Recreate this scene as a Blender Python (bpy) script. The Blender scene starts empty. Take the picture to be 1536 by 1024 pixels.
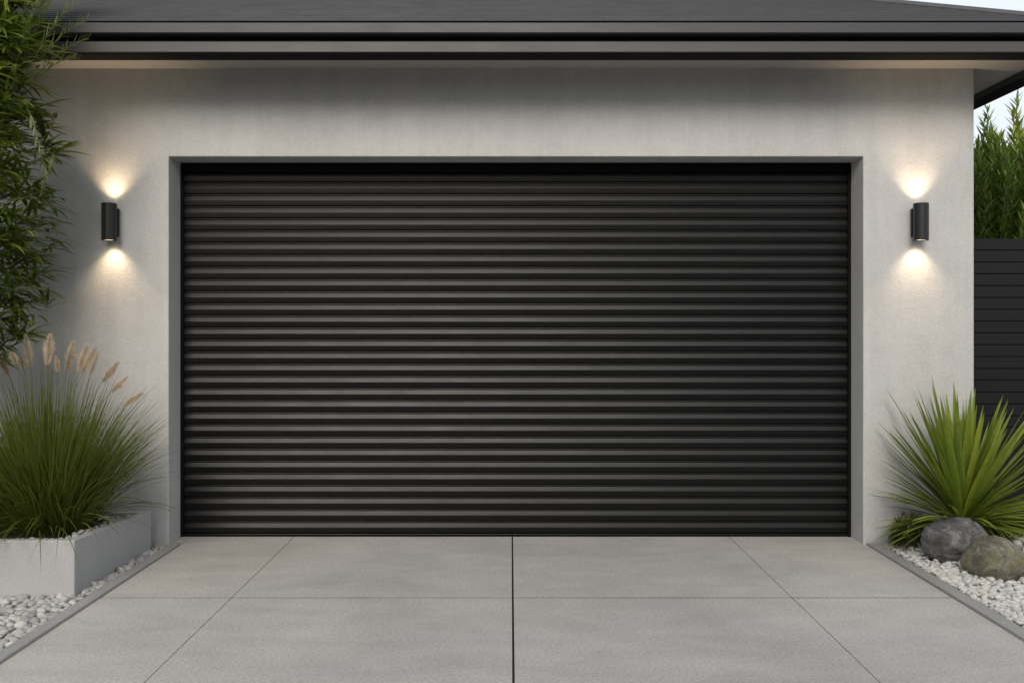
import bpy, bmesh, math, random
import numpy as np
from mathutils import Vector, Matrix, Quaternion, noise

random.seed(7)
rng = np.random.default_rng(11)
scene = bpy.context.scene
COL = scene.collection
R = math.radians

# ---------------------------------------------------------------- camera model (pixel helper in 1536x1024 units)
F, CX, CY, EYE = 1268.0, 766.0, 490.0, 1.44
def at(px, py, Y):
    return Vector(((px - CX) * Y / F, Y, EYE - (py - CY) * Y / F))

WALL_Y = 5.60
DOOR_Y = 5.80
OPEN_L, OPEN_R, OPEN_H = -2.266, 2.336, 2.566
WALL_R, WALL_L, WALL_BACK = 3.07, -8.0, 13.6
SOFFIT = 3.149

# ---------------------------------------------------------------- object helpers
def tag(o, label=None, cat=None, group=None, kind=None):
    if label: o['label'] = label
    if cat: o['category'] = cat
    if group: o['group'] = group
    if kind: o['kind'] = kind
    return o

def empty(name, loc=(0, 0, 0), rz=0.0):
    o = bpy.data.objects.new(name, None)
    o.location = loc
    o.rotation_euler.z = rz
    o.empty_display_size = 0.1
    COL.objects.link(o)
    return o

def link_mesh(name, me, mat, parent=None, smooth=False):
    if smooth:
        me.polygons.foreach_set('use_smooth', [True] * len(me.polygons))
    if mat: me.materials.append(mat)
    o = bpy.data.objects.new(name, me)
    COL.objects.link(o)
    if parent:
        o.parent = parent
        o.matrix_parent_inverse = Matrix.Identity(4)
    return o

class MB:
    """Collects geometry (coordinates local to the thing) for one mesh object."""
    def __init__(self):
        self.v, self.f = [], []
    def quadbox(self, x0, x1, y0, y1, z0, z1):
        n = len(self.v)
        self.v += [(x0,y0,z0),(x1,y0,z0),(x1,y1,z0),(x0,y1,z0),(x0,y0,z1),(x1,y0,z1),(x1,y1,z1),(x0,y1,z1)]
        self.f += [(n,n+3,n+2,n+1),(n+4,n+5,n+6,n+7),(n,n+1,n+5,n+4),(n+1,n+2,n+6,n+5),(n+2,n+3,n+7,n+6),(n+3,n,n+4,n+7)]
    def tube(self, pts, r0, r1, seg=6):
        n = len(self.v); m = len(pts)
        for i, p in enumerate(pts):
            p = Vector(p)
            d = (Vector(pts[min(i+1, m-1)]) - Vector(pts[max(i-1, 0)])).normalized()
            a = d.cross(Vector((0.31, 0.87, 0.38))).normalized(); b = d.cross(a)
            r = r0 + (r1 - r0) * i / (m - 1)
            for k in range(seg):
                t = 2 * math.pi * k / seg
                self.v.append(tuple(p + a * (r * math.cos(t)) + b * (r * math.sin(t))))
        for i in range(m - 1):
            for k in range(seg):
                k2 = (k + 1) % seg
                self.f.append((n+i*seg+k, n+i*seg+k2, n+(i+1)*seg+k2, n+(i+1)*seg+k))
        self.f.append(tuple(n+(m-1)*seg+k for k in range(seg)))
        self.f.append(tuple(n+seg-1-k for k in range(seg)))
    def lathe(self, prof, seg=40, c=(0, 0, 0)):
        n = len(self.v); m = len(prof)
        for r, z in prof:
            for k in range(seg):
                t = 2 * math.pi * k / seg
                self.v.append((c[0] + r*math.cos(t), c[1] + r*math.sin(t), c[2] + z))
        for i in range(m - 1):
            for k in range(seg):
                k2 = (k + 1) % seg
                self.f.append((n+i*seg+k, n+i*seg+k2, n+(i+1)*seg+k2, n+(i+1)*seg+k))
    def leaf(self, base, d, L, W, droop=0.5, segs=5, fold=0.25, up=None, wprof=None, twist=0.0):
        """A curved pointed blade with a folded midrib."""
        p = Vector(base); d = Vector(d).normalized()
        u = Vector(up) if up is not None else Vector((0, 0, 1))
        if abs(d.dot(u.normalized())) > 0.97:
            u = Vector((random.uniform(-1,1), random.uniform(-1,1), 0.05))
        n = len(self.v)
        for i in range(segs + 1):
            t = i / segs
            s = d.cross(u)
            if s.length < 1e-4: s = Vector((1, 0, 0))
            s.normalize(); nn = s.cross(d).normalized()
            if twist:
                q = Quaternion(d, twist * t); s = q @ s; nn = q @ nn
            w = (wprof(t) if wprof else math.sin(math.pi * (0.12 + 0.88 * t)) ** 0.8) * W * 0.5
            if i < segs:
                self.v += [tuple(p - s*w + nn*(fold*w)), tuple(p), tuple(p + s*w + nn*(fold*w))]
            else:
                self.v.append(tuple(p))
            p = p + d * (L / segs)
            d = (d + Vector((0, 0, -droop / segs))).normalized()
        for i in range(segs - 1):
            a = n + i * 3
            self.f += [(a, a+1, a+4, a+3), (a+1, a+2, a+5, a+4)]
        a = n + (segs - 1) * 3; e = n + segs * 3
        self.f += [(a, a+1, e), (a+1, a+2, e)]
        return p
    def build(self, name, mat, parent=None, smooth=False, bevel=0.0, bseg=2):
        me = bpy.data.meshes.new(name)
        me.from_pydata(self.v, [], self.f)
        me.update()
        o = link_mesh(name, me, mat, parent, smooth)
        if bevel:
            m = o.modifiers.new('edge', 'BEVEL'); m.width = bevel; m.segments = bseg
            m.limit_method = 'ANGLE'; m.angle_limit = R(40)
        return o

# ---------------------------------------------------------------- materials
def new_mat(name):
    m = bpy.data.materials.new(name); m.use_nodes = True
    nt = m.node_tree; nt.nodes.clear()
    out = nt.nodes.new('ShaderNodeOutputMaterial')
    b = nt.nodes.new('ShaderNodeBsdfPrincipled')
    nt.links.new(b.outputs[0], out.inputs[0])
    return m, nt, b, out
def N(nt, t, **kw):
    n = nt.nodes.new('ShaderNode' + t)
    for k, v in kw.items():
        if k in n.inputs: n.inputs[k].default_value = v
        else: setattr(n, k, v)
    return n
def coords(nt, scale=(1, 1, 1), rot=(0, 0, 0)):
    tc = N(nt, 'TexCoord'); mp = N(nt, 'Mapping')
    mp.inputs['Scale'].default_value = scale
    mp.inputs['Rotation'].default_value = rot
    nt.links.new(tc.outputs['Object'], mp.inputs[0])
    return mp.outputs[0]
def noise_tex(nt, vec, scale, detail=4, rough=0.55, dist=0.0):
    n = N(nt, 'TexNoise'); n.inputs['Scale'].default_value = scale
    n.inputs['Detail'].default_value = detail; n.inputs['Roughness'].default_value = rough
    n.inputs['Distortion'].default_value = dist
    nt.links.new(vec, n.inputs['Vector']); return n.outputs['Fac']
def ramp(nt, fac, stops, interp='LINEAR'):
    r = N(nt, 'ValToRGB'); e = r.color_ramp.elements; r.color_ramp.interpolation = interp
    while len(e) < len(stops): e.new(0.5)
    for k, (p, c) in enumerate(stops):
        e[k].position = p
        e[k].color = (*c, 1) if len(c) == 3 else c
    nt.links.new(fac, r.inputs[0]); return r.outputs[0]
def mix(nt, a, b, fac, mode='MIX'):
    m = N(nt, 'Mix', data_type='RGBA', blend_type=mode)
    for sock, v in ((m.inputs[0], fac), (m.inputs[6], a), (m.inputs[7], b)):
        if hasattr(v, 'is_output'): nt.links.new(v, sock)
        elif isinstance(v, (int, float)): sock.default_value = v
        else: sock.default_value = (*v, 1)
    return m.outputs[2]
def bump(nt, b, h, strength=0.4, dist=0.003, prev=None):
    n = N(nt, 'Bump'); n.inputs['Strength'].default_value = strength; n.inputs['Distance'].default_value = dist
    nt.links.new(h, n.inputs['Height'])
    if prev: nt.links.new(prev, n.inputs['Normal'])
    nt.links.new(n.outputs[0], b.inputs['Normal']); return n.outputs[0]
def g(v): return (v, v, v)

def mat_stucco():
    m, nt, b, _ = new_mat('stucco render')
    v = coords(nt)
    big = ramp(nt, noise_tex(nt, v, 0.9, 5, 0.6), [(0.3, (0.51, 0.503, 0.492)), (0.7, (0.585, 0.578, 0.566))])
    mid = ramp(nt, noise_tex(nt, v, 9, 4, 0.65), [(0.3, g(0.93)), (0.7, g(1.0))])
    fine = ramp(nt, noise_tex(nt, v, 85, 4, 0.7, 1.4), [(0.3, g(0.80)), (0.62, g(1.0))])
    vor = N(nt, 'TexVoronoi'); vor.inputs['Scale'].default_value = 24; nt.links.new(v, vor.inputs['Vector'])
    pits = ramp(nt, vor.outputs['Distance'], [(0.045, g(0.74)), (0.085, g(1.0))])
    strk = ramp(nt, noise_tex(nt, coords(nt, (5, 5, 0.35)), 1.6, 5, 0.65), [(0.3, g(0.90)), (0.6, g(1.0))])
    c = mix(nt, big, mid, 1.0, 'MULTIPLY'); c = mix(nt, c, fine, 1.0, 'MULTIPLY'); c = mix(nt, c, strk, 0.8, 'MULTIPLY'); c = mix(nt, c, pits, 0.7, 'MULTIPLY')
    nt.links.new(c, b.inputs['Base Color']); b.inputs['Roughness'].default_value = 0.92
    b.inputs['Specular IOR Level'].default_value = 0.25
    n1 = bump(nt, b, noise_tex(nt, v, 58, 4, 0.62, 1.8), 0.6, 0.006)
    n2 = bump(nt, b, noise_tex(nt, v, 3.0, 3, 0.5), 0.25, 0.012, n1)
    return m
def mat_concrete(name, lo, hi, streak=(1.2, 14, 1), bstr=0.25, speck=0.8):
    m, nt, b, _ = new_mat(name)
    v = coords(nt); vs = coords(nt, streak)
    big = ramp(nt, noise_tex(nt, v, 0.75, 6, 0.62, 0.6), [(0.3, lo), (0.7, hi)])
    st = ramp(nt, noise_tex(nt, vs, 2.2, 5, 0.65, 0.4), [(0.3, g(0.86)), (0.68, g(1.05))])
    fine = ramp(nt, noise_tex(nt, coords(nt, (1, 1.8, 1)), 60, 4, 0.7), [(0.32, g(speck)), (0.65, g(1.06))])
    grit = ramp(nt, noise_tex(nt, v, 240, 2, 0.6), [(0.36, g(0.70)), (0.55, g(1.03))])
    c = mix(nt, big, st, 0.75, 'MULTIPLY'); c = mix(nt, c, fine, 0.8, 'MULTIPLY'); c = mix(nt, c, grit, 0.7, 'MULTIPLY')
    nt.links.new(c, b.inputs['Base Color'])
    rr = ramp(nt, noise_tex(nt, v, 3.5, 5, 0.6), [(0.3, g(0.5)), (0.7, g(0.8))])
    nt.links.new(rr, b.inputs['Roughness'])
    b.inputs['Specular IOR Level'].default_value = 0.4
    n1 = bump(nt, b, noise_tex(nt, v, 110, 4, 0.6), bstr, 0.002)
    bump(nt, b, noise_tex(nt, vs, 6, 4, 0.6), bstr * 0.6, 0.003, n1)
    return m
def mat_metal_paint(name, col, rough=0.45, spec=0.5, var=0.12, streak=(0.35, 1, 1)):
    m, nt, b, _ = new_mat(name)
    v = coords(nt, streak)
    f = noise_tex(nt, v, 3.5, 5, 0.6)
    c = mix(nt, tuple(x * (1 - var) for x in col), tuple(x * (1 + var) for x in col), f)
    nt.links.new(c, b.inputs['Base Color'])
    rr = ramp(nt, noise_tex(nt, v, 9, 5, 0.65), [(0.3, g(rough * 0.9)), (0.7, g(min(1, rough * 1.1)))])
    nt.links.new(rr, b.inputs['Roughness'])
    b.inputs['Specular IOR Level'].default_value = spec
    bump(nt, b, noise_tex(nt, coords(nt), 260, 2, 0.5), 0.12, 0.0006)
    return m
def mat_leaf(name, cols, rough=0.5, trans=0.28, tcol=None, spec=0.35):
    m, nt, b, out = new_mat(name)
    geo = N(nt, 'NewGeometry')
    n = len(cols)
    c = ramp(nt, geo.outputs['Random Per Island'], [(i / max(1, n - 1), k) for i, k in enumerate(cols)])
    v = coords(nt)
    mot = ramp(nt, noise_tex(nt, v, 24, 3, 0.6), [(0.3, g(0.75)), (0.7, g(1.15))])
    c = mix(nt, c, mot, 0.8, 'MULTIPLY')
    nt.links.new(c, b.inputs['Base Color']); b.inputs['Roughness'].default_value = rough
    b.inputs['Specular IOR Level'].default_value = spec
    tr = N(nt, 'BsdfTranslucent'); ms = N(nt, 'MixShader'); ms.inputs[0].default_value = trans
    tc = mix(nt, c, tcol or (1.0, 1.0, 0.55), 1.0, 'MULTIPLY')
    nt.links.new(tc, tr.inputs[0])
    nt.links.new(b.outputs[0], ms.inputs[1]); nt.links.new(tr.outputs[0], ms.inputs[2])
    nt.links.new(ms.outputs[0], out.inputs[0])
    return m
def mat_pebble(name, cols, dirt=0.82):
    m, nt, b, _ = new_mat(name)
    geo = N(nt, 'NewGeometry'); n = len(cols)
    c = ramp(nt, geo.outputs['Random Per Island'], [(i / (n - 1), k) for i, k in enumerate(cols)])
    v = coords(nt)
    mot = ramp(nt, noise_tex(nt, v, 45, 5, 0.65, 0.8), [(0.3, g(dirt)), (0.65, g(1.0))])
    c = mix(nt, c, mot, 1.0, 'MULTIPLY')
    nt.links.new(c, b.inputs['Base Color']); b.inputs['Roughness'].default_value = 0.62
    b.inputs['Specular IOR Level'].default_value = 0.35
    bump(nt, b, noise_tex(nt, v, 160, 3, 0.6), 0.25, 0.001)
    return m
def mat_soil(name, a, c_):
    m, nt, b, _ = new_mat(name)
    v = coords(nt)
    c = ramp(nt, noise_tex(nt, v, 30, 6, 0.7), [(0.3, a), (0.7, c_)])
    nt.links.new(c, b.inputs['Base Color']); b.inputs['Roughness'].default_value = 1.0
    b.inputs['Specular IOR Level'].default_value = 0.1
    bump(nt, b, noise_tex(nt, v, 70, 5, 0.7), 0.9, 0.015)
    return m
def mat_rock(name, stops, moss=None, vein=0.7):
    m, nt, b, _ = new_mat(name)
    v = coords(nt)
    c = ramp(nt, noise_tex(nt, v, 7.0, 8, 0.68, 0.9), stops)
    spk = ramp(nt, noise_tex(nt, v, 95, 4, 0.7), [(0.34, g(0.62)), (0.5, g(1.0)), (0.66, g(1.22))])
    c = mix(nt, c, spk, 0.75, 'MULTIPLY')
    lich = ramp(nt, noise_tex(nt, coords(nt, (1, 1, 2.2), (0.4, 0.5, 0)), 9, 7, 0.72, 1.4), [(0.57, g(0)), (0.66, g(1))])
    lf = N(nt, 'Math', operation='MULTIPLY'); nt.links.new(lich, lf.inputs[0]); lf.inputs[1].default_value = vein
    c = mix(nt, c, (0.34, 0.32, 0.29), lf.outputs[0])
    if moss:
        mf = ramp(nt, noise_tex(nt, v, 6.5, 7, 0.7, 0.5), [(0.48, g(0)), (0.62, g(0.75))])
        c = mix(nt, c, moss, mf)
    nt.links.new(c, b.inputs['Base Color']); b.inputs['Roughness'].default_value = 0.8
    b.inputs['Specular IOR Level'].default_value = 0.3
    n1 = bump(nt, b, noise_tex(nt, v, 14, 8, 0.72, 0.6), 1.0, 0.018)
    bump(nt, b, noise_tex(nt, v, 120, 4, 0.65), 0.4, 0.002, n1)
    return m
def mat_plain(name, col, rough=0.8, spec=0.2):
    m, nt, b, _ = new_mat(name)
    v = coords(nt)
    c = mix(nt, tuple(x*0.85 for x in col), tuple(min(1, x*1.12) for x in col), noise_tex(nt, v, 14, 5, 0.65))
    nt.links.new(c, b.inputs['Base Color']); b.inputs['Roughness'].default_value = rough
    b.inputs['Specular IOR Level'].default_value = spec
    return m
def mat_emit(name, col, s):
    m, nt, b, out = new_mat(name)
    e = N(nt, 'Emission'); e.inputs[0].default_value = (*col, 1); e.inputs[1].default_value = s
    nt.links.new(e.outputs[0], out.inputs[0]); return m

M = dict(
    stucco=mat_stucco(),
    drive=mat_concrete('driveway concrete', (0.46, 0.435, 0.405), (0.59, 0.555, 0.512), (1.0, 3, 1), 0.6, 0.55),
    kerb=mat_concrete('kerb concrete', (0.28, 0.272, 0.262), (0.36, 0.348, 0.333), (1, 1, 1), 0.2, 0.85),
    planter=mat_concrete('planter concrete', (0.41, 0.41, 0.405), (0.49, 0.487, 0.477), (1.5, 1.5, 0.6), 0.35, 0.9),
    joint=mat_plain('joint filler', (0.012, 0.012, 0.013)),
    roof=mat_metal_paint('roof tile', (0.034, 0.0355, 0.040), 0.6, 0.4, 0.25, (0.5, 1, 1)),
    hip=mat_metal_paint('hip flashing', (0.042, 0.039, 0.037), 0.6, 0.3, 0.2),
    trim=mat_metal_paint('dark trim paint', (0.038, 0.038, 0.041), 0.48, 0.5, 0.08),
    gutter=mat_metal_paint('gutter paint', (0.05, 0.049, 0.049), 0.48, 0.5, 0.08),
    recess=mat_plain('recess and shade black', (0.01, 0.01, 0.01), 0.9),  # fascia black, also used for the painted shade under the gutter
    soffit=mat_plain('soffit board', (0.42, 0.40, 0.38), 0.8),
    door=mat_metal_paint('roller door paint', (0.0032, 0.0032, 0.0033), 0.36, 0.24, 0.12),
    seal=mat_plain('rubber seal and shade black', (0.006, 0.006, 0.006), 0.9, 0.1),
    lamp=mat_metal_paint('lamp powder coat', (0.006, 0.006, 0.0065), 0.45, 0.5, 0.05),
    chrome=mat_metal_paint('lamp trim ring', (0.6, 0.57, 0.5), 0.3, 0.6, 0.05),
    lens=mat_emit('lamp lens', (1.0, 0.80, 0.52), 12.0),
    fence=mat_metal_paint('fence paint', (0.008, 0.0082, 0.0092), 0.5, 0.24, 0.12),
    ground=mat_soil('asphalt ground', (0.05, 0.05, 0.05), (0.085, 0.083, 0.08)),
    soil=mat_soil('dark soil', (0.025, 0.018, 0.012), (0.075, 0.055, 0.038)),
    bed=mat_soil('bed grit', (0.16, 0.15, 0.14), (0.30, 0.29, 0.27)),
    peb_l=mat_pebble('grey white pebbles', [(0.42, 0.40, 0.37), (0.27, 0.265, 0.26), (0.50, 0.47, 0.43), (0.35, 0.345, 0.34), (0.55, 0.53, 0.50), (0.31, 0.295, 0.275)]),
    peb_r=mat_pebble('white pebbles', [(0.6192, 0.5934, 0.5504), (0.516, 0.4902, 0.4558), (0.6708, 0.645, 0.602), (0.5676, 0.5332, 0.4816), (0.6536, 0.6364, 0.6106), (0.4472, 0.43, 0.4042)]),
    rock_grey=mat_rock('dark grey rock', [(0.34, (0.045, 0.045, 0.046)), (0.5, (0.125, 0.12, 0.118)), (0.66, (0.28, 0.27, 0.26))]),
    rock_moss=mat_rock('mossy rock', [(0.34, (0.07, 0.065, 0.048)), (0.5, (0.18, 0.165, 0.125)), (0.66, (0.34, 0.31, 0.24))], (0.14, 0.125, 0.04), 0.6),
    grass=mat_leaf('grass blades', [(0.0605, 0.0958, 0.0141), (0.1109, 0.1512, 0.0221), (0.0756, 0.121, 0.0161), (0.1613, 0.1865, 0.0302), (0.0907, 0.131, 0.0182), (0.2318, 0.2218, 0.0605)], 0.5),
    stalk=mat_leaf('plume stalk', [(0.16, 0.17, 0.06), (0.22, 0.2, 0.09)], 0.6, 0.1),
    plume=mat_leaf('plume bristles', [(0.66, 0.55, 0.40), (0.78, 0.67, 0.52), (0.58, 0.47, 0.33), (0.84, 0.75, 0.60)], 0.8, 0.3, (1, 0.98, 0.92), 0.1),
    yucca=mat_leaf('sword leaves', [(0.198, 0.264, 0.029), (0.1122, 0.1782, 0.0238), (0.2772, 0.33, 0.0396), (0.1452, 0.2112, 0.0264), (0.3432, 0.3762, 0.066), (0.0858, 0.1452, 0.0211)], 0.42, 0.22, (1, 1, 0.5), 0.4),
    bark=mat_soil('bark', (0.05, 0.038, 0.025), (0.13, 0.1, 0.065)),
    bamboo=mat_leaf('bamboo leaves', [(0.098, 0.161, 0.0252), (0.196, 0.266, 0.042), (0.07, 0.126, 0.0224), (0.294, 0.35, 0.0588), (0.126, 0.189, 0.0308), (0.392, 0.42, 0.091), (0.084, 0.147, 0.0252)], 0.38, 0.4),
    shoot=mat_leaf('young bamboo leaves', [(0.2, 0.25, 0.07), (0.15, 0.2, 0.05), (0.27, 0.29, 0.1)], 0.5, 0.3),
    culm=mat_plain('bamboo culm', (0.10, 0.115, 0.04), 0.5, 0.4),
    hedge_d=mat_leaf('deep green hedge leaves', [(0.0929, 0.169, 0.0338), (0.169, 0.262, 0.0507), (0.0676, 0.1318, 0.0304), (0.2535, 0.338, 0.0676)], 0.45),
    hedge_y=mat_leaf('yellow green hedge leaves', [(0.195, 0.27, 0.0374), (0.315, 0.375, 0.06), (0.12, 0.1874, 0.03), (0.42, 0.435, 0.09)], 0.45, 0.3),
    blocker=mat_leaf('added light blocker foliage', [(0.03, 0.04, 0.018), (0.055, 0.065, 0.03), (0.024, 0.032, 0.015)], 0.6, 0.12),
    tuft=mat_leaf('ground cover leaves', [(0.096, 0.112, 0.04), (0.16, 0.152, 0.056), (0.08, 0.12, 0.032), (0.208, 0.16, 0.072)], 0.7, 0.2),
)

# ================================================================= SETTING
mb = MB(); s = 400.0
mb.v = [(-s, -s, -0.09), (s, -s, -0.09), (s, s, -0.09), (-s, s, -0.09)]; mb.f = [(0, 1, 2, 3)]
tag(mb.build('ground', M['ground']), 'dark ground sheet around the house', 'ground', kind='structure')

# driveway slabs with real open joints over a dark bed
DL, DR = -2.180, 2.350
xs = [(DL, -1.4875), (-1.4835, 0.0065), (0.0165, 1.4955), (1.4995, DR)]
ys = [(0.6, 2.096), (2.104, 4.494), (4.505, 5.86)]
bm = bmesh.new()
for i, (x0, x1) in enumerate(xs):
    for j, (y0, y1) in enumerate(ys):
        cells = [(y0, y1)]
        if j == 2 and i in (0, 3):
            cells = [(y0, 5.266), (5.2715, y1)]
        for a, b_ in cells:
            r = bmesh.ops.create_cube(bm, size=1.0)
            bmesh.ops.scale(bm, vec=(x1 - x0, b_ - a, 0.075), verts=r['verts'])
            bmesh.ops.translate(bm, vec=((x0 + x1) / 2, (a + b_) / 2, -0.0375), verts=r['verts'])
r = bmesh.ops.create_cube(bm, size=1.0)     # threshold strip beside the kerb end
bmesh.ops.scale(bm, vec=(0.082, 0.27, 0.075), verts=r['verts'])
bmesh.ops.translate(bm, vec=(-2.2235, 5.725, -0.0375), verts=r['verts'])
me = bpy.data.meshes.new('driveway'); bm.to_mesh(me); bm.free()
o = link_mesh('driveway', me, M['drive'])
tag(o, 'pale grey concrete driveway slabs in front of the garage door', 'driveway', kind='structure')
mb = MB(); mb.quadbox(DL, DR, 0.6, 5.86, -0.086, -0.0016)
tag(mb.build('driveway_joint_filler', M['joint']), 'dark filler in the joints between the driveway slabs', 'joint filler', kind='structure')

mb = MB(); mb.quadbox(-2.252, -2.182, 0.6, 5.585, -0.085, 0.015)
tag(mb.build('kerb', M['kerb'], bevel=0.005), 'dark grey kerb between driveway and planter side pebbles', 'kerb', kind='structure')
mb = MB(); mb.quadbox(2.352, 2.432, 0.6, 5.590, -0.085, 0.015)
tag(mb.build('kerb', M['kerb'], bevel=0.005), 'grey kerb between driveway and boulder side pebbles', 'kerb', kind='structure')

def bed_h(x, y):
    """height of the garden bed on the boulder side: rises gently to the wall"""
    t = min(1, max(0, (y - 4.75) / 0.8)) * min(1, max(0, (x - 2.45) / 0.25))
    return -0.012 + 0.075 * t * t * (3 - 2 * t)
def sheet(name, x0, x1, y0, y1, nx, ny, hf, mat):
    v, f = [], []
    for j in range(ny + 1):
        for i in range(nx + 1):
            x = x0 + (x1 - x0) * i / nx; y = y0 + (y1 - y0) * j / ny
            v.append((x, y, hf(x, y)))
    for j in range(ny):
        for i in range(nx):
            a = j * (nx + 1) + i
            f.append((a, a + 1, a + nx + 2, a + nx + 1))
    m_ = MB(); m_.v, m_.f = v, f
    return m_.build(name, mat, smooth=True)
tag(sheet('garden_bed', 2.432, 7.0, 0.6, 5.595, 40, 80, lambda x, y: bed_h(x, y) - 0.008, M['bed']), 'grit bed under the white pebbles and boulders', 'garden bed', kind='structure')
tag(sheet('side_path', 3.075, 7.0, 5.597, 9.0, 20, 20, lambda x, y: 0.05 + 0.004 * noise.noise(Vector((x*3, y*3, 0))), M['soil']), 'dark soil strip along the house towards the fence', 'soil', kind='structure')
tag(sheet('garden_bed', -7.0, -2.252, 0.6, 5.595, 40, 80, lambda x, y: -0.022, M['bed']), 'grit bed under the pebbles around the planter', 'garden bed', kind='structure')

# ================================================================= HOUSE
house = empty('house', (0, WALL_Y, 0))
tag(house, 'rendered light grey garage front with dark hipped roof and wide roller door', 'house')
H0 = Vector((0, WALL_Y, 0))
def hl(v): return (v[0], v[1] - WALL_Y, v[2])       # world -> house local

# wall: one shell with the door opening and its reveals
v = [(WALL_L,0,-0.08),(OPEN_L,0,-0.08),(OPEN_R,0,-0.08),(WALL_R,0,-0.08),
     (WALL_L,0,OPEN_H),(OPEN_L,0,OPEN_H),(OPEN_R,0,OPEN_H),(WALL_R,0,OPEN_H),
     (WALL_L,0,SOFFIT+.02),(OPEN_L,0,SOFFIT+.02),(OPEN_R,0,SOFFIT+.02),(WALL_R,0,SOFFIT+.02),
     (OPEN_L,.3,-0.08),(OPEN_R,.3,-0.08),(OPEN_L,.3,OPEN_H),(OPEN_R,.3,OPEN_H),
     (WALL_L,8,-0.08),(WALL_R,8,-0.08),(WALL_L,8,SOFFIT+.02),(WALL_R,8,SOFFIT+.02),
     (WALL_L,8,OPEN_H),(WALL_R,8,OPEN_H)]
f = [(0,1,5,4),(2,3,7,6),(4,5,9,8),(5,6,10,9),(6,7,11,10),
     (1,12,14,5),(13,2,6,15),(5,14,15,6),
     (3,17,21,7),(7,21,19,11),(16,0,4,20),(20,4,8,18),(17,16,20,21),(21,20,18,19)]
mb = MB(); mb.v, mb.f = v, f
wall = mb.build('wall', M['stucco'], house, bevel=0.007, bseg=3)

# rings that run round the whole eave, mitred at the corners
def ring(prof, closed_profile=True):
    """prof: (offset outward from the wall face, z) points; returns MB local to the house"""
    m_ = MB(); n = len(prof)
    for (o_, z) in prof:
        x0, x1, y0, y1 = WALL_L - o_, WALL_R + o_, -o_, 8 + o_
        m_.v += [(x0, y0, z), (x1, y0, z), (x1, y1, z), (x0, y1, z)]
    for i in range(n if closed_profile else n - 1):
        j = (i + 1) % n
        for k in range(4):
            k2 = (k + 1) % 4
            m_.f.append((i*4+k, i*4+k2, j*4+k2, j*4+k))
    return m_
ring([(-0.02, SOFFIT), (0.355, SOFFIT), (0.355, SOFFIT + 0.012), (-0.02, SOFFIT + 0.012)]).build('soffit', M['soffit'], house)
ring([(0.345, 3.101), (0.478, 3.100), (0.482, 3.104), (0.482, 3.163), (0.474, 3.170), (0.345, 3.170)]).build('gutter', M['gutter'], house)
ring([(0.346, 3.0945), (0.470, 3.0945), (0.470, 3.0985), (0.346, 3.0985)]).build('gutter_shade_strip', M['recess'], house)  # near-black strip: shade of the gutter underside put into colour
ring([(0.345, 3.171), (0.405, 3.171), (0.405, 3.202), (0.345, 3.202)]).build('fascia', M['recess'], house)
ring([(0.345, 3.203), (0.515, 3.203), (0.521, 3.208), (0.521, 3.262), (0.512, 3.270), (0.345, 3.270)]).build('eave_trim', M['trim'], house)

# roof: courses stepping up each of the four slopes
PITCH = 0.522
prof = []
t, k = 0.0, 0
E0, Z0 = 0.512, 3.268
tmax = (8 + 2 * E0) / 2 - 0.02
while t < tmax:
    t2 = min(t + 0.082, tmax)
    prof.append((E0 - t, Z0 + t * PITCH + 0.012))
    prof.append((E0 - t2, Z0 + t2 * PITCH + 0.001))
    t = t2
roof = ring(prof, False).build('roof', M['roof'], house)
# hip flashing up the two front hips and the two rear ones, inside the roof part
for cxn, sx in ((WALL_R + E0, -1), (WALL_L - E0, 1)):
    for cyn, sy in ((-E0, 1), (8 + E0, -1)):
        wd, th = 0.135, 0.016
        mb = MB()
        for t in (0.0, tmax):
            zb = Z0 + t * PITCH
            c = Vector((cxn + sx * t, cyn + sy * t, zb + 0.024))
            left = Vector((c.x + sx * wd, c.y, zb + 0.013)); right = Vector((c.x, c.y + sy * wd, zb + 0.013))
            mb.v += [tuple(p) for p in (left, c, right, left - Vector((0, 0, th)), right - Vector((0, 0, th)))]
        mb.f += [(0, 1, 6, 5), (1, 2, 7, 6), (0, 5, 8, 3), (2, 4, 9, 7), (0, 3, 4, 2, 1)]
        mb.build('hip_flashing', M['hip'], roof)

# garage roller door
door = MB()
door.quadbox(OPEN_L - 0.03, OPEN_R + 0.03, 0.262, 0.275, -0.005, OPEN_H + 0.05)
door = door.build('garage_door', M['seal'], house)
def slat_profile():
    return [(0.0000, 0.0000), (0.0015, 0.0005), (0.0040, 0.0095), (0.0065, 0.0115), (0.0230, 0.0128), (0.0395, 0.0134), (0.0415, 0.0128),
            (0.0540, 0.0082), (0.0680, 0.0030), (0.0692, 0.0004), (0.0722, 0.0004), (0.0736, 0.0058), (0.0762, 0.0076), (0.0788, 0.0068), (0.0812, 0.0008)]
PCH = 0.0832
mb = MB(); z = 0.022
prof = []
while z < 2.48:
    for dz, dy in slat_profile():
        if z + dz < OPEN_H + 0.01: prof.append((z + dz, 0.222 - dy))
    z += PCH
x_cuts = np.linspace(OPEN_L + 0.012, OPEN_R - 0.012, 25)
for zz, yy in prof:
    for x in x_cuts:
        wob = 0.00018 * noise.noise(Vector((x * 1.3, zz * 4.0, 3.1)))
        mb.v.append((x, yy + wob, zz))
nx = len(x_cuts)
for i in range(len(prof) - 1):
    for k in range(nx - 1):
        a = i * nx + k
        mb.f.append((a, a + 1, a + nx + 1, a + nx))
cur = mb.build('slat_curtain', M['door'], door, smooth=True)
md = cur.modifiers.new('split', 'EDGE_SPLIT'); md.split_angle = R(13)
for x0, x1 in ((OPEN_L + 0.0015, OPEN_L + 0.022), (OPEN_R - 0.022, OPEN_R - 0.0015)):
    mb = MB(); mb.quadbox(x0, x1, 0.196, 0.240, 0.001, OPEN_H - 0.002)
    mb.build('guide_rail', M['seal'], door, bevel=0.002)
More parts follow.
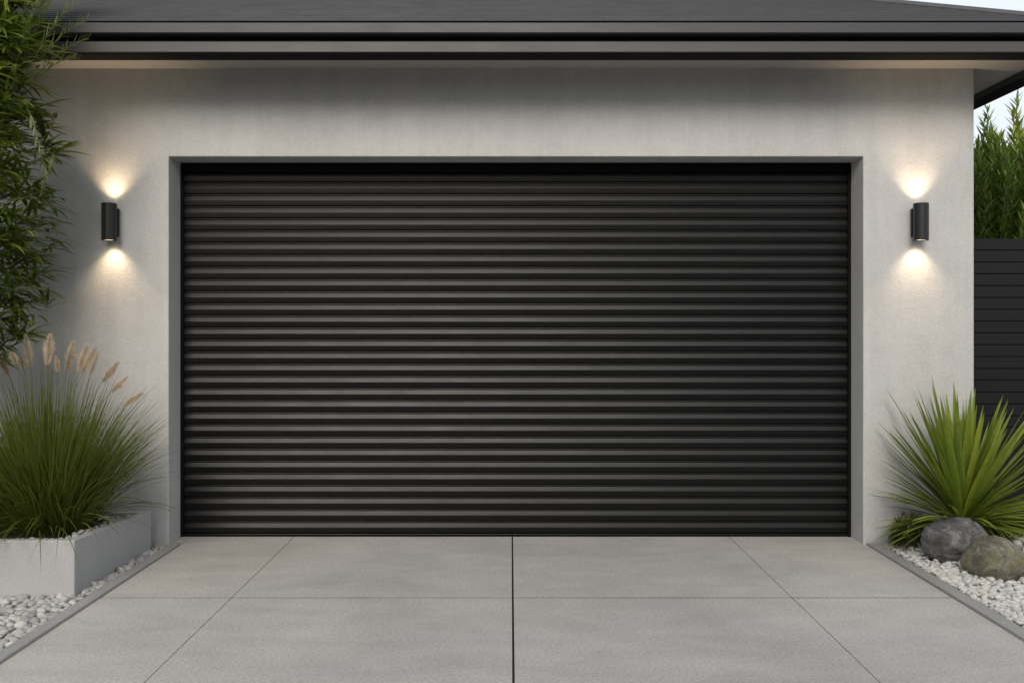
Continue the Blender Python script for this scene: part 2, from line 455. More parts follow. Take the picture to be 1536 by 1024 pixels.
mb = MB(); mb.quadbox(OPEN_L + 0.023, OPEN_R - 0.023, 0.202, 0.240, 0.010, 0.0205)
mb.build('bottom_bar', M['door'], door, bevel=0.003)
mb = MB(); mb.quadbox(OPEN_L + 0.024, OPEN_R - 0.024, 0.204, 0.240, 0.0015, 0.0095)
mb.build('bottom_seal', M['seal'], door)
mb = MB(); mb.quadbox(OPEN_L + 0.023, OPEN_R - 0.023, 0.198, 0.240, OPEN_H - 0.062, OPEN_H - 0.002)
mb.build('header_shade_strip', M['seal'], door, bevel=0.004)  # black strip painted in for the shaded gap below the lintel

# ================================================================= WALL LAMPS
LAMP_W = 12.0
def make_lamp(loc, label):
    root = empty('wall_lamp', loc)
    tag(root, label, 'wall lamp', 'up and down wall lamps either side of the garage door')
    ro, ri, h, yc = 0.0475, 0.0435, 0.121, -0.077
    mb = MB()
    mb.lathe([(ri, -0.075), (ri, -h + 0.002), (ri + 0.001, -h), (ro - 0.0015, -h), (ro, -h + 0.0015), (ro, h - 0.0015), (ro - 0.0015, h), (ri + 0.001, h), (ri, h - 0.002), (ri, 0.075)], 48, (0, yc, 0))
    body = mb.build('lamp_body', M['lamp'], root, smooth=True)
    e = body.modifiers.new('split', 'EDGE_SPLIT'); e.split_angle = R(40)
    mb = MB(); mb.quadbox(-0.034, 0.034, -0.022, -0.002, -0.088, 0.094); mb.quadbox(-0.016, 0.016, yc + ro - 0.004, -0.0225, -0.05, 0.05)
    mb.build('back_plate', M['lamp'], root, bevel=0.002)
    for sgn in (-1, 1):
        mb = MB(); mb.lathe([(0.0, sgn * 0.0755), (0.043, sgn * 0.0755)], 32, (0, yc, 0))
        mb.build('lens', M['lens'], root)
        mb = MB(); zz = sgn * (h - 0.006)
        mb.lathe([(ri - 0.0005, zz - 0.002), (ri - 0.0005, zz + 0.002), (ri - 0.0035, zz + 0.001), (ri - 0.0035, zz - 0.001), (ri - 0.0005, zz - 0.002)], 40, (0, yc, 0))
        mb.build('trim_ring', M['chrome'], root, smooth=True)
        ld = bpy.data.lights.new('lamp_beam', 'SPOT')
        ld.energy = LAMP_W; ld.color = (1.0, 0.74, 0.46); ld.spot_size = R(92); ld.spot_blend = 1.0; ld.shadow_soft_size = 0.008
        lo = bpy.data.objects.new('lamp_beam', ld); COL.objects.link(lo)
        lo.parent = root; lo.location = (0, yc, sgn * 0.086)
        if sgn > 0: lo.rotation_euler = (math.pi, 0, 0)
    return root
pL = at(172, 335, WALL_Y); pR = at(1373, 335, WALL_Y)
make_lamp((pL.x, WALL_Y, pL.z), 'lit black cylinder wall lamp beside the bamboo, above the feathery grass')
make_lamp((pR.x, WALL_Y, pR.z), 'lit black cylinder wall lamp near the dark fence, above the boulders')

# ================================================================= FENCE
FY = 6.40
fence = empty('fence', (3.09, FY, 0))
tag(fence, 'black horizontal board fence beside the house with greenery above', 'fence')
mb = MB(); ztop = 2.106
for k in range(24):
    z1 = ztop - k * 0.0895; z0 = max(z1 - 0.0845, 0.02)
    if z1 < 0.06: break
    mb.quadbox(-0.012, 4.0, 0.0, 0.022, z0, z1)
mb.build('board_panel', M['fence'], fence, bevel=0.003)
mb = MB(); mb.quadbox(-0.012, 4.0, 0.0235, 0.030, 0.02, ztop - 0.01)
mb.build('backing', M['seal'], fence)
for x in (0.04, 2.0, 3.9):
    mb = MB(); mb.quadbox(x - 0.03, x + 0.03, 0.031, 0.09, -0.05, ztop - 0.02)
    mb.build('post', M['fence'], fence, bevel=0.003)

# ================================================================= PLANTER
PX0, PX1, PY0, PY1 = -4.30, -2.338, 4.53, 5.50
HB, HF, TH = 0.245, 0.297, 0.055
planter = empty('planter', (PX1, PY0, 0))
tag(planter, 'long pale concrete planter box holding feathery grass and bamboo', 'planter')
w_, d_ = PX0 - PX1, PY1 - PY0
def pz(y): return HF + (HB - HF) * y / d_
mb = MB()
o4 = [(w_, 0), (0, 0), (0, d_), (w_, d_)]
i4 = [(w_ + TH, TH), (-TH, TH), (-TH, d_ - TH), (w_ + TH, d_ - TH)]
mb.v = [(x, y, -0.06) for x, y in o4] + [(x, y, pz(y)) for x, y in o4] + [(x, y, pz(y)) for x, y in i4] + [(x, y, 0.10) for x, y in i4]
for k in range(4):
    k2 = (k + 1) % 4
    mb.f += [(k, k2, 4+k2, 4+k), (4+k, 4+k2, 8+k2, 8+k), (8+k, 8+k2, 12+k2, 12+k)]
mb.f += [(3, 2, 1, 0), (12, 13, 14, 15)]
mb.build('box', M['planter'], planter, bevel=0.006, bseg=3)
def soil_h(x, y):
    return pz(y - PY0) - 0.032 + 0.014 * noise.noise(Vector((x * 5, y * 5, 1))) + 0.01 * noise.noise(Vector((x * 17, y * 17, 4)))
tag(sheet('soil', PX0 + TH + .001, PX1 - TH - .001, PY0 + TH + .001, PY1 - TH - .001, 60, 40, soil_h, M['soil']), 'dark soil filling the concrete planter', 'soil', kind='stuff')

# ================================================================= PEBBLES (gravel)
def ico(sub):
    bm = bmesh.new(); bmesh.ops.create_icosphere(bm, subdivisions=sub, radius=1.0)
    V = np.array([v.co[:] for v in bm.verts]); Fc = np.array([[v.index for v in f.verts] for f in bm.faces])
    bm.free(); return V, Fc
def pebbles(name, spots, mat, label, sub=3):
    """spots: list of (x, y, z, size)"""
    V, Fc = ico(sub)
    variants = []
    for k in range(14):
        off = Vector((k * 7.3, k * 3.1, k * 1.7))
        d = np.array([1 + 0.30 * noise.noise(Vector(p) * 0.9 + off) + 0.07 * noise.noise(Vector(p) * 2.2 + off) for p in V])
        variants.append(V * d[:, None])
    allv, allf, n = [], [], 0
    for (x, y, z, s_) in spots:
        P = variants[rng.integers(14)] * np.array([rng.uniform(0.95, 1.4), rng.uniform(0.72, 1.0), rng.uniform(0.5, 0.74)]) * s_ * 0.5
        a, b_, c_ = rng.uniform(0, 6.28), rng.normal(0, 0.3), rng.normal(0, 0.3)
        Rm = np.array((Matrix.Rotation(a, 3, 'Z') @ Matrix.Rotation(b_, 3, 'X') @ Matrix.Rotation(c_, 3, 'Y')))
        allv.append(P @ Rm.T + np.array([x, y, z])); allf.append(Fc + n); n += len(V)
    VV = np.concatenate(allv); FF = np.concatenate(allf)
    me = bpy.data.meshes.new(name)
    me.vertices.add(len(VV)); me.vertices.foreach_set('co', VV.ravel())
    me.loops.add(FF.size); me.loops.foreach_set('vertex_index', FF.ravel())
    me.polygons.add(len(FF)); me.polygons.foreach_set('loop_start', np.arange(0, FF.size, 3)); me.polygons.foreach_set('loop_total', np.full(len(FF), 3))
    me.update(); me.validate()
    o = link_mesh(name, me, mat, smooth=True)
    return tag(o, label, 'pebbles', kind='stuff')
def scatter(regions, smin, smax, hf, fill=0.78, layers=2, block=None):
    spots = []
    cell = smax
    for lay in range(layers):
        grid = {}
        for (x0, x1, y0, y1) in regions:
            n = int((x1 - x0) * (y1 - y0) / (smin * smax) * 7)
            for _ in range(n):
                x, y = rng.uniform(x0, x1), rng.uniform(y0, y1)
                s_ = smin + (smax - smin) * rng.random() ** 1.5
                if block and block(x, y): continue
                gx, gy = int(x // cell), int(y // cell)
                ok = True
                for ax in (-1, 0, 1):
                    for ay in (-1, 0, 1):
                        for (qx, qy, qs) in grid.get((gx + ax, gy + ay), ()):
                            if (qx - x) ** 2 + (qy - y) ** 2 < (fill * (qs + s_) / 2) ** 2: ok = False; break
                        if not ok: break
                    if not ok: break
                if ok:
                    grid.setdefault((gx, gy), []).append((x, y, s_))
                    spots.append((x, y, hf(x, y) + 0.004 + lay * smin * 0.30 + rng.uniform(-0.004, 0.006), s_))
    return spots
left_spots = scatter([(-3.55, -2.275, 2.4, 4.52), (-2.332, -2.272, 4.52, 5.57)], 0.032, 0.066, lambda x, y: -0.02)
pebbles('pebble_gravel', left_spots, M['peb_l'], 'smooth grey and white pebbles around the foot of the concrete planter', 3)

BOULDERS = [  # x, y, rx, ry, rz
    (2.735, 5.19, 0.212, 0.125, 0.150),
    (2.805, 4.90, 0.172, 0.155, 0.140),
]
def on_boulder(x, y):
    return any(((x - bx) / (rx * 0.82)) ** 2 + ((y - by) / (ry * 0.82)) ** 2 < 1 for bx, by, rx, ry, rz in BOULDERS)
right_spots = scatter([(2.465, 4.1, 2.7, 5.57)], 0.028, 0.056, bed_h, block=on_boulder)
pebbles('pebble_gravel', right_spots, M['peb_r'], 'bright white pebbles around the boulders and under the spiky plant', 3)
pl_spots = scatter([(-2.85, PX1 - TH - 0.02, PY0 + TH + 0.015, PY0 + TH + 0.10), (PX1 - TH - 0.11, PX1 - TH - 0.02, PY0 + 0.15, PY1 - TH - 0.05), (-2.6, -2.42, PY1 - .17, PY1 - TH - .02)], 0.022, 0.042, soil_h, 0.95, 1)
pebbles('pebble_gravel', [p for p in pl_spots if rng.random() < 0.95], M['peb_r'], 'loose pale pebbles lying on the soil inside the concrete planter', 3)

# ================================================================= BOULDERS
def boulder(spec, seed, mat, label, flat, ridge):
    bx, by, rx, ry, rz = spec
    bm = bmesh.new(); bmesh.ops.create_icosphere(bm, subdivisions=6, radius=1.0)
    off = Vector((seed, seed * 1.7, seed * 0.3))
    rnd = random.Random(seed)
    cuts = []
    for k in range(flat):
        a = rnd.uniform(0, 6.28); e = rnd.uniform(-0.2, 0.9)
        cuts.append((Vector((math.cos(a) * math.cos(e), math.sin(a) * math.cos(e), math.sin(e))), rnd.uniform(0.74, 0.9)))
    for v_ in bm.verts:
        p = v_.co.normalized()
        r = 1 + 0.13 * noise.noise(p * 1.1 + off) + 0.05 * noise.noise(p * 2.7 + off) + 0.02 * noise.noise(p * 7 + off) + 0.009 * noise.noise(p * 19 + off)
        q = p * r
        for nrm, dd in cuts:
            ex = q.dot(nrm) - dd
            if ex > 0: q -= nrm * ex * ridge
        v_.co = Vector((q.x * rx, q.y * ry, q.z * rz))
    me = bpy.data.meshes.new('boulder'); bm.to_mesh(me); bm.free()
    o = link_mesh('boulder', me, mat, smooth=True)
    o.location = (bx, by, bed_h(bx, by) + rz * 0.60)
    tag(o, label, 'boulder', 'boulders in the pebble bed')
boulder(BOULDERS[0], 5, M['rock_grey'], 'dark grey boulder with pale veins, in front of the spiky plant', 4, 0.55)
boulder(BOULDERS[1], 12, M['rock_moss'], 'rounded olive brown boulder with mossy patches, nearest the front', 3, 0.5)

# ================================================================= SPIKY PLANT
YB = Vector((2.875, 5.385, 0.15))
yucca = empty('spiky_plant', (YB.x, YB.y, bed_h(YB.x, YB.y)))
tag(yucca, 'spiky bright green plant with sword leaves behind the boulders', 'plant')
off = Vector(yucca.location)
mb = MB(); mb.tube([(0, 0, -0.05), (0.004, 0, 0.05), (0, 0.003, 0.14)], 0.05, 0.042, 12)
mb.build('trunk', M['bark'], yucca, smooth=True)
mb = MB()
def sword(t):
    return (0.55 + 0.45 * min(1, t / 0.3)) * (1 - max(0, (t - 0.3) / 0.7) ** 1.7)
n_l = 230; i = 0; tries = 0
rY = random.Random(3)
while i < n_l and tries < 9000:
    tries += 1
    fr = i / (n_l - 1)
    az = i * 2.39996 + rY.uniform(-0.25, 0.25)
    el = R(86 - 88 * fr ** 0.75 + rY.uniform(-7, 7))
    L = (0.72 + 0.16 * math.sin(math.pi * fr * 0.9)) * rY.uniform(0.78, 1.08) * (1.04 if fr < .4 else 0.82)
    L *= 1.02 if fr < .45 else 0.9
    droop = 0.05 + 0.75 * fr ** 1.6 * rY.uniform(0.6, 1.3)
    W = rY.uniform(0.034, 0.052) * (1.2 if fr < 0.4 else 0.8)
    if fr > .8 and rY.random() < .3: L *= .55; droop *= 2.4
    d = Vector((math.cos(az) * math.cos(el), math.sin(az) * math.cos(el), math.sin(el)))
    if d.x < 0.25 and el < 1.2: d.y *= 0.22 if d.y > 0 else 0.6; d.normalize()
    base = Vector((d.x * 0.03, d.y * 0.03, 0.115 + 0.06 * (1 - fr) + 0.0 * fr))
    m2 = MB()
    st = random.getstate()
    m2.leaf(base, d, L, W, droop, 9, 0.35, None, sword, rY.uniform(-0.5, 0.5))
    bad = False
    for p in m2.v:
        wx, wy, wz = p[0] + off.x, p[1] + off.y, p[2] + off.z
        if wx < 2.33 or (wx < WALL_R + 0.02 and wy > WALL_Y - 0.015) or wz < bed_h(wx, wy) + 0.01: bad = True; break
        for bx, by, rx, ry, rz in BOULDERS:
            if ((wx-bx)/rx)**2 + ((wy-by)/ry)**2 + ((wz-bed_h(bx,by)-rz*.6)/rz)**2 < 0.9: bad = True; break
        if bad: break
    if bad:
        if tries % 14 == 0: i += 1
        continue
    n = len(mb.v); mb.v += m2.v; mb.f += [tuple(a + n for a in f_) for f_ in m2.f]
    i += 1
for k in range(60):          # short curled leaves low at the front
    az = rY.uniform(-2.9, -0.2); el = rY.uniform(0.15, 0.8)
    m2 = MB(); m2.leaf((math.cos(az) * .03, math.sin(az) * .03, 0.13), (math.cos(az) * math.cos(el), math.sin(az) * math.cos(el), math.sin(el)), rY.uniform(0.2, 0.36), rY.uniform(0.026, 0.036), rY.uniform(1.2, 2.2), 9, 0.35, None, sword, rY.uniform(-0.8, 0.8))
    if any(((p[0]+off.x-bx)/rx)**2 + ((p[1]+off.y-by)/ry)**2 + ((p[2]+off.z-bed_h(bx,by)-rz*.6)/rz)**2 < 0.95 for p in m2.v for bx, by, rx, ry, rz in BOULDERS) or any(p[2] + off.z < bed_h(p[0]+off.x, p[1]+off.y) + .01 for p in m2.v): continue
    n = len(mb.v); mb.v += m2.v; mb.f += [tuple(a + n for a in f_) for f_ in m2.f]
mb.build('leaves', M['yucca'], yucca, smooth=True)

# ================================================================= GROUND COVER TUFTS
def tuft(loc, rad, h, n, label, seed):
    rt = random.Random(seed)
    root = empty('ground_cover_plant', loc)
    tag(root, label, 'ground cover', 'low brown green ground cover plants')
    mb = MB()
    for k in range(14):
        a = rt.uniform(0, 6.28)
        mb.tube([(0.02*math.cos(a), 0.02*math.sin(a), -0.01), (rad*.35*math.cos(a), rad*.3*math.sin(a), h*.45), (rad*.6*math.cos(a), rad*.5*math.sin(a), h*.75)], 0.004, 0.002, 5)
    mb.build('stems', M['bark'], root)
    mb = MB()
    for k in range(n):
        a = rt.uniform(0, 6.28); e = math.asin(rt.uniform(-0.05, 1)); q = rt.uniform(0.55, 1.0)
        lump = 0.8 + 0.35 * noise.noise(Vector((math.cos(a)*1.6, math.sin(a)*1.6, e*1.6 + seed)))
        p = Vector((math.cos(a) * math.cos(e) * rad * q, math.sin(a) * math.cos(e) * rad * 0.75 * q, math.sin(e) * h * q)) * lump
        d = Vector((p.x, p.y, p.z * 1.2 + 0.04)).normalized() + Vector((rt.uniform(-.6, .6), rt.uniform(-.6, .6), rt.uniform(-.2, .5)))
        if loc[1] + p.y + d.y * 0.05 > WALL_Y - 0.01 and loc[0] + p.x < WALL_R + 0.06: continue
        mb.leaf(p, d, rt.uniform(0.018, 0.045), rt.uniform(0.004, 0.008), rt.uniform(0, 0.7), 3, 0.2)
    mb.build('foliage', M['tuft'], root)
tuft((2.60, 5.46, bed_h(2.6, 5.46)), 0.19, 0.225, 3600, 'brown green ground cover clump against the wall beside the dark boulder', 1)
tuft((3.03, 5.38, bed_h(3.0, 5.38)), 0.19, 0.215, 3400, 'mossy ground cover clump behind the rounded olive boulder', 2)
tuft((3.32, 5.55, 0.05), 0.2, 0.22, 2200, 'ground cover clump by the house corner at the photo edge', 3)

# ================================================================= FEATHERY GRASS
GB = Vector((-2.735, 5.0, soil_h(-2.735, 5.0)))
grass = empty('fountain_grass', GB)
tag(grass, 'tall feathery fountain grass with tan plumes growing in the planter', 'ornamental grass')
rg = random.Random(21)
mb = MB()
def blade(t): return (0.7 + 0.3 * min(1, t * 4)) * (1 - t ** 1.6)
for k in range(3600):
    az = rg.uniform(0, 2 * math.pi); q = math.sqrt(rg.random())
    base = Vector((math.cos(az) * 0.23 * q, math.sin(az) * 0.16 * q, 0.0))
    tilt = R(2 + 36 * q ** 1.5 + rg.uniform(-7, 9))
    if rg.random() < 0.16: tilt += R(rg.uniform(15, 40))
    az2 = az + rg.uniform(-0.5, 0.5)
    d = Vector((math.cos(az2) * math.sin(tilt), math.sin(az2) * math.sin(tilt), math.cos(tilt)))
    L = rg.uniform(0.70, 1.12) * (1 - 0.24 * q)
    if rg.random() < 0.18: L *= 0.5
    droop = rg.uniform(0.15, 0.75) + 0.75 * q * rg.random() + (0.5 if tilt > R(45) else 0)
    m2 = MB(); m2.leaf(base, d, L, rg.uniform(0.006, 0.011), droop, 8, 0.15, None, blade, rg.uniform(-1.5, 1.5))
    if any(p[1] + GB.y > WALL_Y - 0.012 for p in m2.v): continue
    bad = False
    for p in m2.v:
        wx, wy, wz = p[0] + GB.x, p[1] + GB.y, p[2] + GB.z
        if wz < 0.03 or wx > -2.08 or (wz < pz(max(0, min(d_, wy - PY0))) + 0.004 and (PX0 < wx < PX1 + .004) and (PY0 - .004 < wy < PY1 + .004) and not (wx < PX1 - TH - .004 and PY0 + TH + .004 < wy < PY1 - TH - .004)): bad = True; break
    if bad: continue
    n = len(mb.v); mb.v += m2.v; mb.f += [tuple(a + n for a in f_) for f_ in m2.f]
mb.build('blades', M['grass'], grass, smooth=True)
PL = [((38,501),(46,551),1), ((76,501),(71,548),1.1), ((111,511),(100,556),1), ((131,516),(118,560),.95), ((144,520),(125,558),1), ((179,541),(154,573),.9),
      ((192,564),(166,589),.75), ((214,589),(185,609),.85), ((17,528),(25,546),.6), ((30,533),(36,555),.75), ((2,540),(13,563),.8), ((147,526),(136,560),.5), ((85,533),(87,558),.55), ((-22,520),(-12,565),1)]
for (tx, ty), (bx_, by_), wsc in PL:
    Yp = 4.95 + rg.uniform(-0.14, 0.12)
    pb = at(bx_, by_, Yp) - GB; pt = at(tx, ty, Yp - rg.uniform(0, 0.04)) - GB
    axis = (pt - pb); Lp = axis.length; ax = axis.normalized()
    mb = MB()
    r0 = Vector((pb.x * 0.22, pb.y * .5, 0.0)); c1 = pb - ax * (0.45 * pb.length)
    pts = []
    for i in range(9):
        t = i / 8
        pts.append(r0 * (1-t)**2 + c1 * (2*t*(1-t)) + pb * t * t)
    pts += [pb + axis * 0.5, pt - axis * 0.04]
    plume = MB()
    s1 = ax.cross(Vector((0, 1, 0.2))).normalized(); s2 = ax.cross(s1)
    for k in range(int(1300 * (0.5 + 0.5 * wsc))):
        t = rg.random(); ph = rg.uniform(0, 6.283)
        env = (0.45 + 0.55 * min(1, t * 3.2)) * (1 - max(0, (t - 0.32) / 0.68) ** 1.2 * 0.8)
        out = s1 * math.cos(ph) + s2 * math.sin(ph)
        b0 = pb + axis * t + out * 0.002
        dr = (out * rg.uniform(0.45, 1.25) + ax * rg.uniform(0.6, 1.2)).normalized()
        plume.leaf(b0, dr, 0.041 * env * wsc * (rg.uniform(0.5, 1.0) if rg.random() < 0.75 else rg.uniform(1.0, 1.6)), 0.0012, 0.1, 2, 0.0, ax.cross(out))
    po = plume.build('plume', M['plume'], grass)
    mb.tube(pts[:9] + [pb + axis * 0.15], 0.0022, 0.0012, 5); mb.build('stalk', M['stalk'], po)

# ================================================================= BAMBOO
bamboo = empty('bamboo', (-3.15, 4.85, soil_h(-3.15, 4.85)))
tag(bamboo, 'tall leafy bamboo leaning over from the planter towards the eave', 'bamboo')
BO = Vector(bamboo.location)
rb = random.Random(5)
culms = []
for k in range(9):
    bx_ = rb.uniform(-0.55, 0.0); by_ = rb.uniform(-0.12, 0.3)
    lean = rb.uniform(-0.12, 0.14); ly = rb.uniform(-0.32, -0.12); hgt = rb.uniform(3.2, 4.3)
    pts = [Vector((bx_ + lean * (t ** 1.8), by_ + ly * (t ** 1.5), hgt * t)) for t in [i / 12 for i in range(13)]]
    culms.append(pts)
    mb = MB(); mb.tube(pts, 0.013, 0.005, 8)
    mb.build('culm', M['culm'], bamboo, smooth=True)
def xbound(z):   # outer edge of the foliage (world x), by height
    pts = [(1.2, -2.94), (1.45, -2.85), (1.75, -2.77), (2.1, -2.73), (2.45, -2.70), (2.75, -2.63), (3.0, -2.60), (3.3, -2.60), (4.2, -2.75)]
    for (z0, x0), (z1, x1) in zip(pts, pts[1:]):
        if z0 <= z <= z1: return x0 + (x1 - x0) * (z - z0) / (z1 - z0)
    return -2.8
lf, tw = MB(), MB()
def lance(t): return math.sin(math.pi * min(1, 0.08 + 0.92 * t) ** 0.75) ** 0.9
def ok_world(p):
    w = p + BO
    if w.y > WALL_Y - 0.03: return False
    if w.z > 3.03 and w.y > 5.04: return False
    return True
made = 0
while made < 950:
    z = rb.uniform(1.22, 4.0)
    xb = xbound(z) - 0.11
    wx = xb - abs(rb.gauss(0, 0.30)) if rb.random() < 0.6 else rb.uniform(-3.7, xb)
    wy = rb.uniform(4.45, 5.42 if z < 2.75 else 4.93)
    c = Vector((wx, wy, z)) - BO
    # leaves grow in tiers; leave holes
    if noise.noise(Vector((wx * 4.2, wy * 4.2, z * 3.6))) < -0.2: continue
    # nearest culm for the twig
    best = min((p for cu in culms for p in cu), key=lambda p: (p - (c - Vector((0, 0, 0.22)))).length)
    mid = (best + c) * 0.5 + Vector((0, 0, 0.06))
    if (best - c).length < 0.75:
        tw.tube([best, mid, c], 0.0028, 0.0011, 4)
    hd = Vector((rb.uniform(-0.35, 1.0), rb.uniform(-1.0, 0.45), rb.uniform(-0.25, 0.35)))
    if rb.random() < 0.25: hd = Vector((rb.uniform(-1, 1), rb.uniform(-1, 0.6), rb.uniform(-.2, .6)))
    hd.normalize()
    sd = hd.cross(Vector((0, 0, 1))).normalized()
    nl = rb.randint(6, 10)
    for k in range(nl):
        a = (k / (nl - 1) - 0.5) * R(150) + rb.uniform(-0.2, 0.2)
        d = hd * math.cos(a) + sd * math.sin(a) + Vector((0, 0, rb.uniform(-0.25, 0.3)))
        b0 = c - hd * (0.05 * abs(k / (nl - 1) - 0.5) * 2) + Vector((rb.uniform(-.01, .01), rb.uniform(-.01, .01), rb.uniform(-.015, .015)))
        L = rb.uniform(0.12, 0.215)
        m2 = MB(); m2.leaf(b0, d, L, rb.uniform(0.017, 0.028), rb.uniform(0.2, 0.9), 5, 0.25, None, lance, rb.uniform(-.5, .5))
        if not all(ok_world(Vector(p)) for p in m2.v): continue
        n = len(lf.v); lf.v += m2.v; lf.f += [tuple(q + n for q in f_) for f_ in m2.f]
    made += 1
lf.build('foliage', M['bamboo'], bamboo, smooth=True)
tw.build('twigs', M['culm'], bamboo, smooth=True)
# slender young shoots near the top
sh = MB()
SH = [((20,110),(66,-12)), ((40,90),(75,4)), ((45,100),(108,10)), ((60,90),(131,30)), ((50,120),(132,58)), ((60,115),(116,88)), ((10,60),(30,-30)), ((30,60),(52,-28)), ((40,160),(68,262)), ((58,300),(82,240)), ((5,40),(40,-60)), ((25,40),(90,-60))]
for (ax_, ay_), (bx_, by_) in SH:
    Yp = rb.uniform(4.62, 4.9)
    p0 = at(ax_, ay_, Yp) - BO; p1 = at(bx_, by_, Yp - rb.uniform(0, 0.12)) - BO
    bend = (p1 - p0).length * 0.10
    pts = []
    for i in range(8):
        t = i / 7
        pts.append(p0.lerp(p1, t) + Vector((0, 0, bend * math.sin(math.pi * t))))
    sh.tube(pts, 0.0022, 0.0008, 4)
    for i in range(26):
        t = 0.15 + 0.85 * i / 25
        p = p0.lerp(p1, t) + Vector((0, 0, bend * math.sin(math.pi * t)))
        ax = (p1 - p0).normalized(); sd = ax.cross(Vector((0, 1, 0))).normalized() * (1 if i % 2 else -1)
        d = ax + sd * rb.uniform(0.25, 0.6) + Vector((0, rb.uniform(-.5, .3), 0))
        m2 = MB(); m2.leaf(p, d, rb.uniform(0.045, 0.10) * (1.1 - 0.4 * t), rb.uniform(0.0035, 0.0065), rb.uniform(-0.2, 0.5), 4, 0.2, None, lance)
        if not all(ok_world(Vector(q)) for q in m2.v): continue
        n = len(sh.v); sh.v += m2.v; sh.f += [tuple(q + n for q in f_) for f_ in m2.f]
sh.build('young_shoots', M['shoot'], bamboo, smooth=True)

# ================================================================= HEDGE SHRUBS BEHIND THE FENCE
def shrub(loc, h, rad, mat, label, seed, nsh):
    rs = random.Random(seed)
    root = empty('hedge_shrub', loc)
    tag(root, label, 'shrub', 'tall leafy shrubs behind the fence')
    st, fo = MB(), MB()
    st.tube([(0, 0, -0.05), (0.02, 0.01, h * .35), (0, 0, h * .75)], 0.035, 0.014, 8)
    for k in range(nsh):
        fr = k / nsh
        az = k * 2.39996; q = math.sqrt(fr) * rad
        base_z = rs.uniform(0.3, 0.72) * h if k else 0.6 * h
        b = Vector((math.cos(az) * q * .65, math.sin(az) * q * .65, base_z))
        top = b + Vector((math.cos(az) * q * .55, math.sin(az) * q * .55, rs.uniform(0.35, 0.75)))
        top.z = min(top.z, h * (1 - 0.08 * (q / rad)) * rs.uniform(0.93, 0.985))
        top.z = max(top.z, h * rs.uniform(0.72, 0.9))
        if k < 4: top = Vector((b.x * 1.1, b.y * 1.1, h * (1 - 0.03 * k)))
        st.tube([Vector((0, 0, max(0.1, base_z - 0.35))), b, b.lerp(top, .6), top], 0.009, 0.002, 5)
        L_ = (top - b).length; nlv = int(L_ * 75)
        ax = (top - b).normalized(); s1 = ax.cross(Vector((0.3, 1, 0))).normalized(); s2 = ax.cross(s1)
        for i in range(nlv):
            t = (i + rs.random()) / nlv; ph = i * 2.39996 + rs.uniform(-.3, .3)
            out = s1 * math.cos(ph) + s2 * math.sin(ph)
            d = out * (1.1 - 0.35 * t) + ax * (0.45 + 0.5 * t)
            fo.leaf(b.lerp(top, t), d, rs.uniform(0.13, 0.21) * (1 - 0.4 * t), rs.uniform(0.014, 0.021), rs.uniform(-0.9, 0.5), 5, 0.2, None, lance)
    st.build('stems', M['bark'], root, smooth=True)
    fo.build('foliage', mat, root, smooth=True)
shrub((4.03, 7.15, 0.0), 3.28, 0.50, M['hedge_d'], 'deep green narrow leaved shrub behind the fence beside the house wall', 31, 230)
shrub((4.40, 7.35, 0.0), 3.42, 0.50, M['hedge_y'], 'yellow green narrow leaved shrub behind the fence, farther from the house', 32, 230)

# ================================================================= UNSEEN LIGHT BLOCKERS ADDED BEHIND THE CAMERA
def leaf_mass(m_, rl, n, inside, L0, L1):
    for _ in range(n):
        p, d = inside(rl)
        m_.leaf(p, d, rl.uniform(L0, L1), rl.uniform(L0, L1) * 0.55, 0.4, 3, 0.2)
rl = random.Random(77)
hr = empty('light_block_hedge', (0, -10.0, -0.09))  # unseen, added to block low sky and darken the door's reflections
tag(hr, 'unseen long green hedge added behind the viewer to darken the door reflections', 'hedge')
mb = MB(); leaf_mass(mb, rl, 9000, lambda r: (Vector((r.uniform(-16, 16), r.uniform(-0.7, 0.7), r.uniform(0.1, 3.9))), Vector((r.uniform(-1, 1), r.uniform(-.4, 1), r.uniform(-.3, 1)))), 0.25, 0.5)
mb.build('foliage', M['blocker'], hr, smooth=True)
for k in range(12):
    mb = MB(); mb.tube([(-15 + 2.7 * k, 0, 0), (-15 + 2.7 * k, 0.1, 1.8), (-15.1 + 2.7 * k, 0, 3.2)], 0.06, 0.02, 6)
    mb.build('stem', M['bark'], hr)
tr = empty('light_block_tree', (0.9, -5.6, -0.09))  # unseen, added to throw shade on the driveway foreground
tag(tr, 'unseen broad leafy tree added behind the viewer to shade the driveway', 'tree')
mb = MB(); mb.tube([(0, 0, 0), (0.05, 0, 1.5), (0, 0.05, 3.0), (0.1, 0, 5.2)], 0.2, 0.06, 12)
for k in range(9):
    a = k * 2.4; mb.tube([(0, 0.03, 2.5 + .2 * k), (1.2 * math.cos(a), 0.8 * math.sin(a), 3.3 + .2 * k), (2.8 * math.cos(a), 1.4 * math.sin(a), 4.0 + .2 * k)], 0.07, 0.02, 6)
mb.build('trunk', M['bark'], tr, smooth=True)
def crown(r):
    while True:
        p = Vector((r.uniform(-1, 1), r.uniform(-1, 1), r.uniform(-1, 1)))
        if p.length < 1 and noise.noise(p * 2.3) > -0.25: break
    return Vector((p.x * 4.6, p.y * 2.0, 4.45 + p.z * 1.9)), Vector((r.uniform(-1, 1), r.uniform(-1, 1), r.uniform(-.6, .8)))
mb = MB(); leaf_mass(mb, rl, 4200, crown, 0.22, 0.42)
mb.build('light_block_crown', M['blocker'], tr, smooth=True)

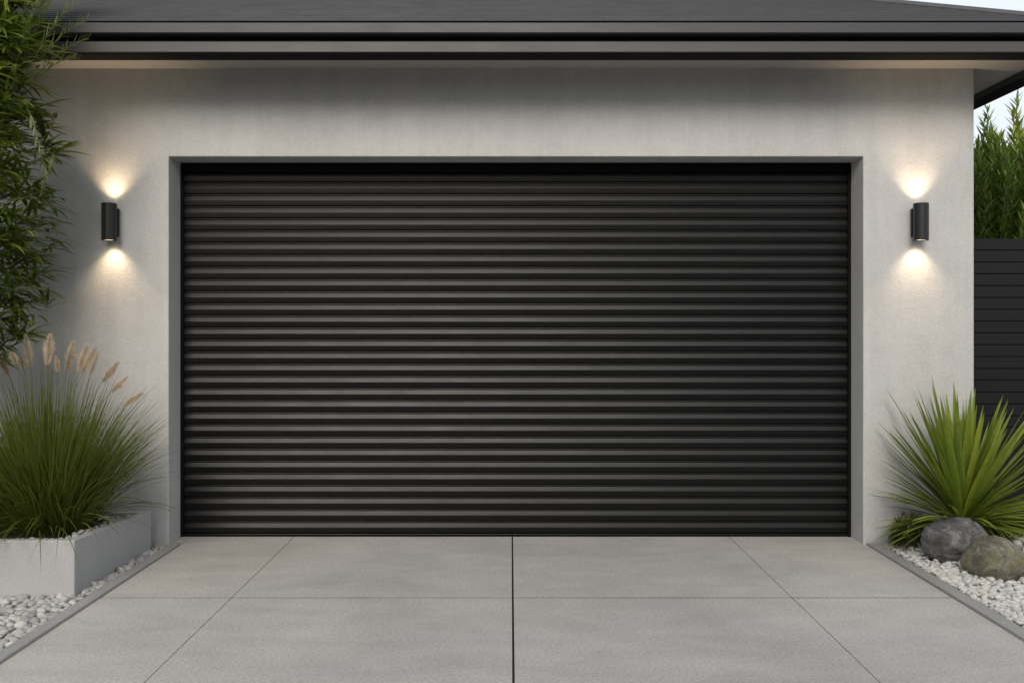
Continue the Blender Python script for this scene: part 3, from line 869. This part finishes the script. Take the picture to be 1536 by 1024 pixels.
# ================================================================= LIGHT
SUN_EL, SUN_AZ = 32.0, 187.0                       # azimuth clockwise from +Y: behind the camera, to the left
w = bpy.data.worlds.new('World'); scene.world = w; w.use_nodes = True
nt = w.node_tree; nt.nodes.clear()
out = nt.nodes.new('ShaderNodeOutputWorld'); bg = nt.nodes.new('ShaderNodeBackground'); sky = nt.nodes.new('ShaderNodeTexSky')
sky.sky_type = 'NISHITA'; sky.sun_disc = False
sky.sun_elevation = R(SUN_EL); sky.sun_rotation = R(SUN_AZ)
sky.air_density = 1.0; sky.dust_density = 7.0; sky.ozone_density = 1.0
bg.inputs[1].default_value = 0.13
tc = nt.nodes.new('ShaderNodeTexCoord')
cl = ramp(nt, noise_tex(nt, tc.outputs['Generated'], 2.2, 6, 0.6, 0.4), [(0.3, g(0.76)), (0.7, g(0.97))])
nt.links.new(mix(nt, sky.outputs[0], (6.5, 7.0, 7.5), cl), bg.inputs[0]); nt.links.new(bg.outputs[0], out.inputs[0])
sd = bpy.data.lights.new('sun', 'SUN'); sd.energy = 2.0; sd.angle = R(28); sd.color = (1.0, 0.92, 0.83)
so = bpy.data.objects.new('sun', sd); COL.objects.link(so)
tosun = Vector((math.sin(R(SUN_AZ)) * math.cos(R(SUN_EL)), math.cos(R(SUN_AZ)) * math.cos(R(SUN_EL)), math.sin(R(SUN_EL))))
so.rotation_euler = tosun.to_track_quat('Z', 'Y').to_euler()
so.location = tosun * 30

# ================================================================= CAMERA
cd = bpy.data.cameras.new('camera'); cam = bpy.data.objects.new('camera', cd); COL.objects.link(cam)
cd.sensor_width = 36; cd.lens = 36 * F / 1536
cam.location = (0, 0, EYE); cam.rotation_euler = (math.pi / 2, 0, 0)
cd.shift_x = (768 - CX) / 1536; cd.shift_y = -(512 - CY) / 1536
cd.clip_end = 2000; cd.clip_start = 0.05
scene.camera = cam
scene.view_settings.view_transform = 'Standard'; scene.view_settings.look = 'None'
scene.view_settings.exposure = 0.2; scene.view_settings.gamma = 1.0
